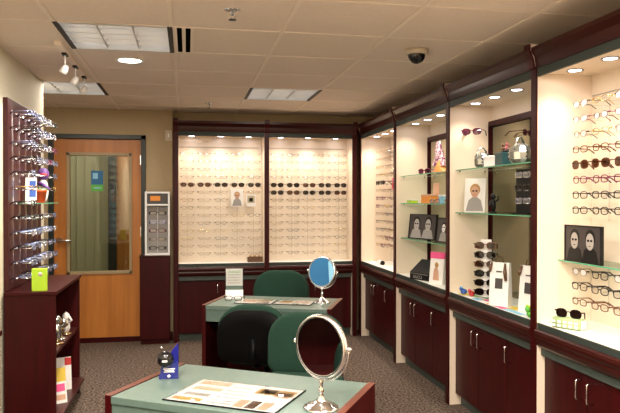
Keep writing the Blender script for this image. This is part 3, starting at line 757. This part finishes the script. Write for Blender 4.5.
def chair(label, x, y, face, zt):
    """origin under the seat centre; face = direction the sitter looks (radians)"""
    t = thing('office_chair', label, 'chair', (x, y, 0), face - PI / 2)      # local +y = forward
    dz = zt - .80
    bk = pad(.475, .365, .06, .17, .07, -.035)
    bk.build('backrest', 'green_fabric', t, (0, -.225, .44 + dz), rot=(-.10, 0, PI))
    sh_ = pad(.468, .345, .02, .16, .06, -.033, .006)
    sh_.build('back_shell', 'chair_shell', t, (0, -.258, .430 + dz), rot=(-.10, 0, PI))
    MB().tube([(0, -.27, .58 + dz), (0, -.285, .46 + dz), (0, -.24, .40 + dz), (0, -.05, .385 + dz)], .022, 8).build('back_support', 'chair_shell', t)
    st = pad(.47, .44, .075, .10, .08, 0)
    o = st.build('seat', 'green_fabric', t, (0, -.20, .43 + dz), rot=(0, 0, 0))
    o.rotation_euler = (-PI / 2, 0, 0); o.location = (0, -.20, .43 + dz)
    MB().box(-.12, .12, -.12, .12, .365 + dz, .39 + dz).build('seat_plate', 'black', t)
    MB().lathe([(0, .09), (.03, .09), (.03, .24), (.018, .24), (.018, .37 + dz), (0, .37 + dz)], 16).build('gas_column', 'black', t)
    MB().ball((-.235, -.235, .56 + dz), .008, .008, .014).build('adjustment_knob', 'chrome', t)
    for k in range(5):
        a = 2 * PI * k / 5 + .3
        l = MB().tube([(0, 0, .10), (.13 * math.cos(a), .13 * math.sin(a), .09), (.26 * math.cos(a), .26 * math.sin(a), .07)], [.024, .020, .014], 8).build('base_leg', 'black', t)
        M = T(.26 * math.cos(a), .26 * math.sin(a), .0275, PI / 2, 0, a)
        MB().lathe([(0, -.018), (.022, -.018), (.027, -.012), (.027, .012), (.022, .018), (0, .018)], 14, M=M).tube([(.26 * math.cos(a), .26 * math.sin(a), .03), (.26 * math.cos(a), .26 * math.sin(a), .07)], .008, 6).build('caster', 'black', l)
    return t
n1 = D1[2] + PI / 2; n2 = D2[2] + PI / 2
def seat_for(bx_, by_, face): return bx_ + .25 * math.cos(face), by_ + .25 * math.sin(face)
x, y = seat_for(.775, 5.42, n2 + PI + .15); chair('green office chair behind the rear desk, its back against the displays', x, y, n2 + PI + .15, .885)
x, y = seat_for(.44, 4.20, n2); chair('office chair seen from behind, black shell, tucked at the rear desk', x, y, n2 - .05, .80)
x, y = seat_for(.755, 3.78, n1 + PI); chair('green office chair facing the front desk, partly behind the large mirror', x, y, n1 + PI + .25, .805)
chair('green office chair at the camera side of the front desk, out of view', -.35, 2.07, math.radians(35), .80)

# ---------------------------------------------------------------- glass shelves and goods in the shelf cabinet
def glass_shelf(u_y0, u_y1, z, label, x0=1.905, x1=2.150):
    t = thing('glass_shelf', label, 'glass shelf', (x0, u_y1, z))
    L = u_y0 - u_y1
    MB().box(0, x1 - x0, .027, L - .027, 0, .007).build('shelf_plate', 'shelf_glass', t)
    MB().box(-.0015, 0, .027, L - .027, 0, .007).build('glass_rim', 'glass_edge', t)
    for yy in (.027, L - .039):
        for xx in (.02, x1 - x0 - .03): MB().box(xx, xx + .012, yy, yy + .012, -.008, 0).build('shelf_pin', 'chrome', t)
Z1, Z2, Z3 = 1.69, 1.445, 1.135
glass_shelf(posts[1], posts[2], Z1, 'highest glass shelf in the cabinet with the black gift box')
glass_shelf(posts[1], posts[2], Z2, 'middle glass shelf in the cabinet with the black gift box')
glass_shelf(posts[1], posts[2], Z3, 'lowest glass shelf in the cabinet with the black gift box')
glass_shelf(posts[2], posts[3], 1.69, 'upper glass shelf above the sunglasses tower')
glass_shelf(posts[2], posts[3], 1.385, 'lower glass shelf above the sunglasses tower')
g = .0072
H = -PI / 2
put('spurple', (1.95, 5.17, Z1 + g + .023), H + .4, 'dark red sunglasses on the highest shelf beside the hanging scarf')
sc = thing('scarf', 'patterned pink and orange scarf draped over a stand on the highest shelf', 'scarf', (2.02, 5.02, Z1 + g))
MB().lathe([(0, 0), (.03, 0), (.03, .006), (.004, .008), (.004, .20), (0, .2)], 12).build('stand', 'chrome', sc)
def cloth(x0, wv, z0, z1, n=14):
    m_ = MB(); vs = []; fs = []
    for i in range(7):
        for k in range(n):
            a = 2 * PI * k / n; tt = i / 6
            rr = (.024 + .045 * tt) * (1 + .25 * math.sin(3 * a + i))
            vs.append((x0 + rr * math.cos(a) * .6, rr * math.sin(a) * 1.2 + wv * tt, z1 + (z0 - z1) * tt))
    for i in range(6):
        for k in range(n): fs.append((i * n + k, i * n + (k + 1) % n, (i + 1) * n + (k + 1) % n, (i + 1) * n + k))
    return m_.add(vs, fs, 0, True)
cloth(0, -.01, .06, .26).build('upper_fold', 'scarf_print', sc, label='pink upper fold')
cloth(-.005, -.05, .005, .14).build('lower_fold', 'ochre', sc, label='orange lower fold')
def gbox(label, x, y, z, w, d, h_, rz, m1, m2=None, name='gift_box', cat='box'):
    t = thing(name, label, cat, (x, y, z), rz)
    MB().box(-w / 2, w / 2, -d / 2, d / 2, 0, h_ * .8).build('body', m1, t, bevel=.002)
    MB().box(-w / 2 - .002, w / 2 + .002, -d / 2 - .002, d / 2 + .002, h_ * .8, h_).build('lid', m2 or m1, t, bevel=.002)
    return t
gbox('peach and yellow gift box on the middle glass shelf', 1.98, 5.10, Z2 + g, .20, .09, .075, H, 'orange_cloth', 'skin')
gbox('little lime and white box at the far end of the middle glass shelf', 1.94, 5.43, Z2 + g, .11, .06, .03, H, 'lime', 'white')
put('blue', (1.95, 4.93, Z2 + g + .018), H + .3, 'blue eyeglasses on the middle glass shelf beside the peach gift box')
gbox('small blue and white box on the middle glass shelf', 2.0, 4.86, Z2 + g, .08, .06, .07, H, 'skyblue', 'white')
put('goldg', (1.96, 4.74, Z2 + g + .018), H - .3, 'gold wire eyeglasses near the small blue box on the middle shelf')
figurine('brown and purple statuette on the middle glass shelf', 1.98, 4.62, Z2 + g, 'purple', 'shell_brown', 1., .1)
card('peach paper card standing behind the gift box on the middle shelf', (2.04, 5.13, Z2 + g), .13, .17, H, .03, ['skin'])
def portrait(label, loc, w, h_, rz, tilt, bg='darkgrey', skin='grey', hair='black', two=False, frame='black', shirt='black', name='photograph', cat='photograph'):
    t = thing(name, label, cat, loc, rz); R = (-tilt, 0, 0)
    MB().box(-w / 2, w / 2, -.006, .006, 0, h_).build('board', bg, t, rot=R)
    if frame: MB().box(-w / 2 - .006, -w / 2, -.01, .008, 0, h_).box(w / 2, w / 2 + .006, -.01, .008, 0, h_).box(-w / 2 - .006, w / 2 + .006, -.01, .008, h_, h_ + .006).box(-w / 2 - .006, w / 2 + .006, -.01, .008, -.0, .006).build('frame', frame, t, rot=R)
    cxs = (-.22, .22) if two else (0,)
    for c_ in cxs:
        cx = c_ * w; s = h_ * (.22 if two else .16)
        def disc(x, z, rx, rz_, y, n=20):
            m_ = MB(); p = [(x + rx * math.cos(2 * PI * k / n), z + rz_ * math.sin(2 * PI * k / n)) for k in range(n)]
            return m_.prism(p, y, y + .0008, 'y')
        disc(cx, h_ * .62 + s * .3, s * 1.0, s * 1.1, -.0068).build('printed_hair', hair, t, rot=R)
        MB().prism([(cx - s * 1.7, h_ * .04), (cx + s * 1.7, h_ * .04), (cx + s * 1.2, h_ * .36), (cx + s * .35, h_ * .46), (cx - s * .35, h_ * .46), (cx - s * 1.2, h_ * .36)], -.0076, -.0068, 'y').build('printed_shoulders', shirt, t, rot=R)
        disc(cx, h_ * .60, s * .78, s * 1.05, -.0084).build('printed_face', skin, t, rot=R)
        for q in (-1, 1): disc(cx + q * s * .32, h_ * .63, s * .25, s * .15, -.0092, 10).build('printed_lens', 'black', t, rot=R)
        MB().box(cx - s * .22, cx + s * .22, -.0092, -.0084, h_ * .60 - s * .58, h_ * .60 - s * .50).build('printed_mouth', 'rose' if skin == 'skin' else 'black', t, rot=R)
        MB().prism([(cx - s * .85, h_ * .64), (cx + s * .85, h_ * .64), (cx + s * .7, h_ * .60 + s * 1.1), (cx, h_ * .60 + s * 1.3), (cx - s * .7, h_ * .60 + s * 1.1), (cx - s * .5, h_ * .60 + s * .7)], -.0088, -.0084, 'y').build('printed_fringe', hair, t, rot=R) if False else None
    return t
portrait('black and white group photograph on the lowest glass shelf', (1.985, 5.32, Z3 + g), .36, .21, H + .3, .12, 'print_dark', 'skin_grey', 'black', two=True, shirt='grey')
portrait('small black and white photograph at the near end of the lowest shelf', (2.0, 4.88, Z3 + g), .18, .19, H + .2, .12, 'darkgrey', 'paper', 'black', shirt='grey')
bk = thing('gift_box', 'large black slope topped box with pale lettering on the white counter', 'box', (1.985, 5.16, .8155), H + .35)
MB().prism([(-.10, 0), (.10, 0), (.10, .15), (.03, .16), (-.10, .06)], -.12, .12, 'x').build('body', 'black', bk, bevel=.003)
MB().box(-.11, .11, -.1008, -.100, .048, .052).build('seam', 'grey', bk)
text('GUCCI', .036, 'grey', bk, (-.02, -.1005, .012), (PI / 2, 0, 0))
pb = thing('gift_bag', 'white paper bag with a pink top and printed figure, beside the black box', 'bag', (1.96, 4.88, .8155), H + .55)
MB().prism([(-.035, 0), (.035, 0), (.010, .20), (-.010, .20)], -.065, .065, 'x').build('bag', 'paper', pb)
MB().prism([(-.012, .20), (.012, .20), (.008, .25), (-.008, .25)], -.066, .066, 'x').build('tissue', 'pink', pb)
MB().ball((0, -.020, .15), .018, .003, .022).build('printed_head', 'hair', pb)
MB().prism([(-.028, .03), (.028, .03), (.02, .10), (.01, .13), (-.01, .13), (-.02, .10)], -.034, -.024, 'y').build('printed_body', 'skin', pb, rot=(0, 0, 0))
gbox('small black box on the counter against the tall divider', 1.93, 4.50, .8155, .08, .09, .12, H, 'black')
# rows in the corner cabinet counter
lc = thing('lens_case', 'white eyewear case with a black end on the corner counter', 'case', (1.96, 6.42, .8155), H)
MB().tube([(-.07, 0, .022), (.03, 0, .022)], .022, 12).build('shell', 'white', lc)
MB().tube([(.03, 0, .022), (.055, 0, .022)], .022, 12).build('end_cap', 'black', lc)
card('small red and pink poster hanging low in the corner cabinet', (2.02, 6.20, 1.58), .10, .12, H, 0, ['pink'], name='poster', cat='poster', blocks=[(-.3, .3, .2, .6, 'red')])

# ---------------------------------------------------------------- goods in the cloth cabinet
g = .0072
put('spurple', (1.96, 4.27, 1.96), H + .9, 'purple sunglasses on a clip high on the divider above the silver ornaments')
MB_ = MB().tube([(1.96, 4.415, 1.945), (1.96, 4.275, 1.9565)], .003, 6)
o = MB_.build('wall_clip', 'chrome'); tag(o, 'tiny chrome clip holding the purple sunglasses on the divider', 'clip')
def ornament(label, x, y, z, s, rz=0.):
    t = thing('mosaic_ornament', label, 'ornament', (x, y, z), rz)
    MB().lathe([(0, 0), (s * .6, 0), (s * .9, s * .35), (s * .95, s * .9), (s * .6, s * 1.4), (s * .25, s * 1.6), (0, s * 1.6)], 12, smooth=False).build('body', 'mosaic_silver', t)
    MB().tube([(-s * .8, 0, s * 1.1), (-s * .5, 0, s * 1.9), (0, 0, s * 2.05), (s * .4, 0, s * 1.6)], s * .1, 6).build('handle', 'mosaic_silver', t)
    [MB().ball((s * .92 * math.cos(k * 2.1), s * .92 * math.sin(k * 2.1), s * (.3 + .12 * k % 1.2)), s * .10, seg=8, rings=5).build('glass_tile', 'darkgrey', t) for k in range(9)]
    return t
ornament('silver mosaic ornament at the far end of the upper shelf', 1.98, 4.13, 1.69 + g, .066)
gbox('white cone shaped parcel lying beside the silver mosaic ornament', 1.99, 4.0, 1.69 + g, .10, .07, .075, H + .4, 'paper', 'white')
tb = gbox('dark teal box with little dark figures on the upper shelf', 2.0, 3.86, 1.69 + g, .10, .09, .085, H, 'teal')
figurine('tiny dark statuette standing on the teal box, far one', 2.0, 3.885, 1.69 + g + .0855, 'shell_brown', 'black', .5, .06)
figurine('tiny dark statuette standing on the teal box, near one', 2.0, 3.835, 1.69 + g + .0855, 'rose', 'black', .5, .06)
ornament('large silver mosaic ornament at the near end of the upper shelf', 1.98, 3.62, 1.69 + g, .078, .5)
portrait('fashion card of a blonde woman on the lower glass shelf', (1.985, 4.27, 1.385 + g), .155, .24, H + .7, .08, 'paper', 'skin', 'hair', frame=None, shirt='grey', name='picture_card', cat='card')
figurine('small black figure holding a chrome arm on the lower glass shelf', 1.95, 3.92, 1.385 + g, 'black', 'black', .9, .13)
rk = thing('eyewear_rack', 'black rack holding rows of silver sunglasses on the lower shelf', 'display rack', (2.04, 3.67, 1.385 + g), H)
MB().box(-.12, .12, 0, .012, .0, .28).build('board', 'black', rk, bevel=.002)
MB().box(-.09, .09, -.045, .03, 0, .008).build('foot', 'black', rk)
for k in range(3):
    for j in range(2): MB().tube([(-.05 + .1 * j, 0, .065 + .08 * k), (-.05 + .1 * j, -.025, .066 + .08 * k)], .002, 5).build('peg', 'chrome', rk)
for k in range(3):
    for j in range(2):
        o = put_small(['silver', 'sblack', 'silver'][k], (2.018, 3.72 - .1 * j, 1.385 + g + .083 + .08 * k), H, 'small pair on the black rack, %s row from its foot, %s side' % (ORD[k], ('far', 'near')[j]), 'eyewear on the black rack')
        o.scale = (.66, .2, .9)
def tower(label, x, y, rz, n, dz, z0, h_, kinds_, lab, w=.1):
    t = thing('sunglasses_tower', label, 'display stand', (x, y, .8155), rz)
    MB().box(-.06, .06, -.05, .05, 0, .012).build('base', 'acrylic', t)
    MB().box(-.035, .035, .0, .006, .012, h_).build('post', 'paper', t)
    for k in range(n): MB().tube([(0, 0, z0 + dz * k - .006), (0, -.032, z0 + dz * k - .005)], .0025, 5).build('peg', 'acrylic', t)
    R = Matrix.Rotation(rz, 3, 'Z') @ Vector((0, -.03, 0))
    for k in range(n):
        o = put(kinds_[k % len(kinds_)], (x + R.x, y + R.y, .8155 + z0 + dz * k + .006), rz, lab % ORD[k], 'sunglasses on the towers')
        o.scale = (1, .22, 1)
tower('white tower stand of six sunglasses on the colourful cloth', 1.97, 4.06, H + .95, 6, .062, .045, .40, ['sblack', 'sblack', 'sblack', 'sbrown', 'sblack', 'sbrown'], 'sunglasses on the white tower stand, %s pair from the bottom')
def bag(label, x, y, rz, w, h_):
    t = thing('gift_bag', label, 'bag', (x, y, .819), rz)
    MB().prism([(-.035, 0), (.035, 0), (.014, h_), (-.014, h_)], -w / 2, w / 2, 'x').build('bag', 'paper', t)
    MB().box(-w * .2, w * .2, -.0012, 0, 0, h_ * .24).build('printed_panel', 'darkgrey', t, (0, -.0285, h_ * .40), rot=(-.09, 0, 0))
    MB().box(-w * .16, w * .16, -.0012, 0, 0, h_ * .03).build('printed_line', 'darkgrey', t, (0, -.0225, h_ * .78), rot=(-.09, 0, 0))
    MB().tube([(-w * .2, -.014, h_), (-w * .15, -.012, h_ + .035), (w * .15, -.012, h_ + .035), (w * .2, -.014, h_)], .003, 6).build('handle', 'shell_brown', t)
    MB().tube([(w * .32, -.022, h_ * .99), (w * .36, -.036, h_ * .8), (w * .44, -.044, h_ * .6)], [.006, .012, .009], 8).build('ribbon', 'shell_brown', t)
    MB().tube([(-w * .38, -.018, h_ * 1.0), (-w * .44, -.03, h_ * .85), (-w * .42, -.036, h_ * .78)], [.006, .011, .006], 8).build('ribbon', 'shell_brown', t)
    return t
bag('white gift bag with brown ribbons and a printed picture on the cloth', 1.93, 3.775, H + .65, .125, .27)
bag('white gift bag with brown ribbons standing next to the near divider', 2.0, 3.53, H + .3, .14, .27)
cl_ = MB(); nx, ny = 8, 30; vs = []; fs = []; mi = []
for i in range(nx + 1):
    for j in range(ny + 1): vs.append((1.885 + i * .022, 4.33 - j * .037, .8162 + .0012 * math.sin(i * 1.3 + j * .9) + .0012))
pal = [0, 1, 2, 3, 0, 4, 0, 5]
rg = random.Random(4)
blk = [[rg.choice(pal) for _ in range(12)] for _ in range(4)]
cm_ = MB()
for i in range(nx):
    for j in range(ny):
        a = i * (ny + 1) + j; cm_.add([vs[a], vs[a + 1], vs[a + ny + 2], vs[a + ny + 1]], [(0, 1, 2, 3)], blk[i // 2][min(11, (j + (i // 2)) // 3)], True)
o = cm_.build('table_cloth', ['paper', 'skyblue', 'pink', 'yellow', 'leaf', 'orange_cloth']); tag(o, 'cloth with pastel coloured patches covering the cabinet counter', 'cloth')
sd = o.modifiers.new('Solid', 'SOLIDIFY'); sd.thickness = .0008
def toy(label, x, y, m1, m2, s=.022):
    t = thing('toy_animal', label, 'toy', (x, y, .8185))
    MB().ball((0, 0, s), s * 1.2, s * .9, s).build('body', m1, t); MB().ball((-s * .9, 0, s * 2), s * .7).build('head', m1, t)
    for q in (-1, 1): MB().ball((-s * .9, q * s * .5, s * 2.6), s * .3).build('ear', m2, t)
toy('tiny blue toy at the far corner of the colourful cloth', 1.905, 4.27, 'blue', 'skyblue', .02)
toy('tiny red toy beside the blue toy on the colourful cloth', 1.92, 4.17, 'red', 'pink', .018)
toy('tiny orange toy between the two white gift bags', 1.99, 3.56, 'orange_cloth', 'yellow', .02)
toy('tiny green toy at the near corner of the colourful cloth', 1.895, 3.335, 'leaf', 'lime', .026)

# ---------------------------------------------------------------- poster cabinet goods
glass_shelf(posts[3], posts[4], 1.15, 'green edged glass shelf under the poster of two faces', 1.985, 2.184)
portrait('dark poster of two faces wearing eyewear on the green edged shelf', (1.995, 3.01, 1.158), .30, .185, H, .0, 'print_dark', 'skin_grey', 'black', two=True, name='face_poster', cat='poster')
ec = thing('eyewear_case', 'soft green and white checked case under the black sunglasses', 'case', (1.945, 3.05, .8155), H + .55)
MB().prism(rounded(.085, .055, .024, .02), -.075, .075, 'x', smooth=True).build('shell', 'case_green', ec)
ck = MB()
for i in range(5):
    for j in range(2): ck.box(-.065 + i * .03 - .01, -.065 + i * .03 + .008, -.0435, -.0425, .010 + j * .02, .022 + j * .02)
ck.build('check_pattern', 'white', ec)
MB().box(.0752, .078, -.03, .03, .005, .05).build('end_flap', 'white', ec)
put('sblack', (1.935, 3.045, .8155 + .056 + .022), H + .55, 'large black sunglasses resting on the green checked case')
# cards in the back wall cabinet
pc = portrait('portrait card of a man hanging among the back wall eyeglasses', (bx[0] + .640, 6.99, 1.41), .13, .19, 0, 0, 'paper', 'skin', 'hair', frame=None, shirt='grey', name='picture_card', cat='card')
card('small green patterned card hanging beside the portrait card', (bx[0] + .79, 6.99, 1.41), .10, .13, 0, 0, ['paper'], name='picture_card', cat='card', blocks=[(-.4, .4, .3, .9, 'blind_green'), (-.2, .2, .4, .7, 'grey')])
tr = thing('eyewear_tray', 'brown moulded eyewear tray on the back wall counter', 'tray', (.715, 6.98, .8155), .05)
MB().prism([(-.045, 0), (.045, 0), (.04, .05), (.0, .035), (-.04, .06)], -.08, .08, 'x').build('body', 'shell_brown', tr, bevel=.004)
for k in range(3): MB().ball((-.045 + .045 * k, -.01, .062), .018, .014, .012).build('insert', 'hair', tr)

# ---------------------------------------------------------------- camera and rendering
cam = bpy.data.cameras.new('camera'); co = bpy.data.objects.new('camera', cam); C.objects.link(co)
cam.sensor_width = 36; cam.lens = 36 * 650 / 620; cam.clip_start = .05
co.location = (0, 0, 1.48)
co.rotation_euler = (PI / 2 - math.atan(6.5 / 650), 0, -math.atan(123 / 650))
S.camera = co
wd = bpy.data.worlds.new('world'); S.world = wd; wd.use_nodes = True
wd.node_tree.nodes['Background'].inputs[0].default_value = (1., .9, .75, 1); wd.node_tree.nodes['Background'].inputs[1].default_value = .02
S.view_settings.view_transform = 'Standard'; S.view_settings.look = 'None'; S.view_settings.exposure = .9; S.view_settings.gamma = 1
S.view_settings.use_curve_mapping = False
S.cycles.use_denoising = True
S.cycles.max_bounces = 8; S.cycles.transparent_max_bounces = 24
S.cycles.sample_clamp_indirect = 6
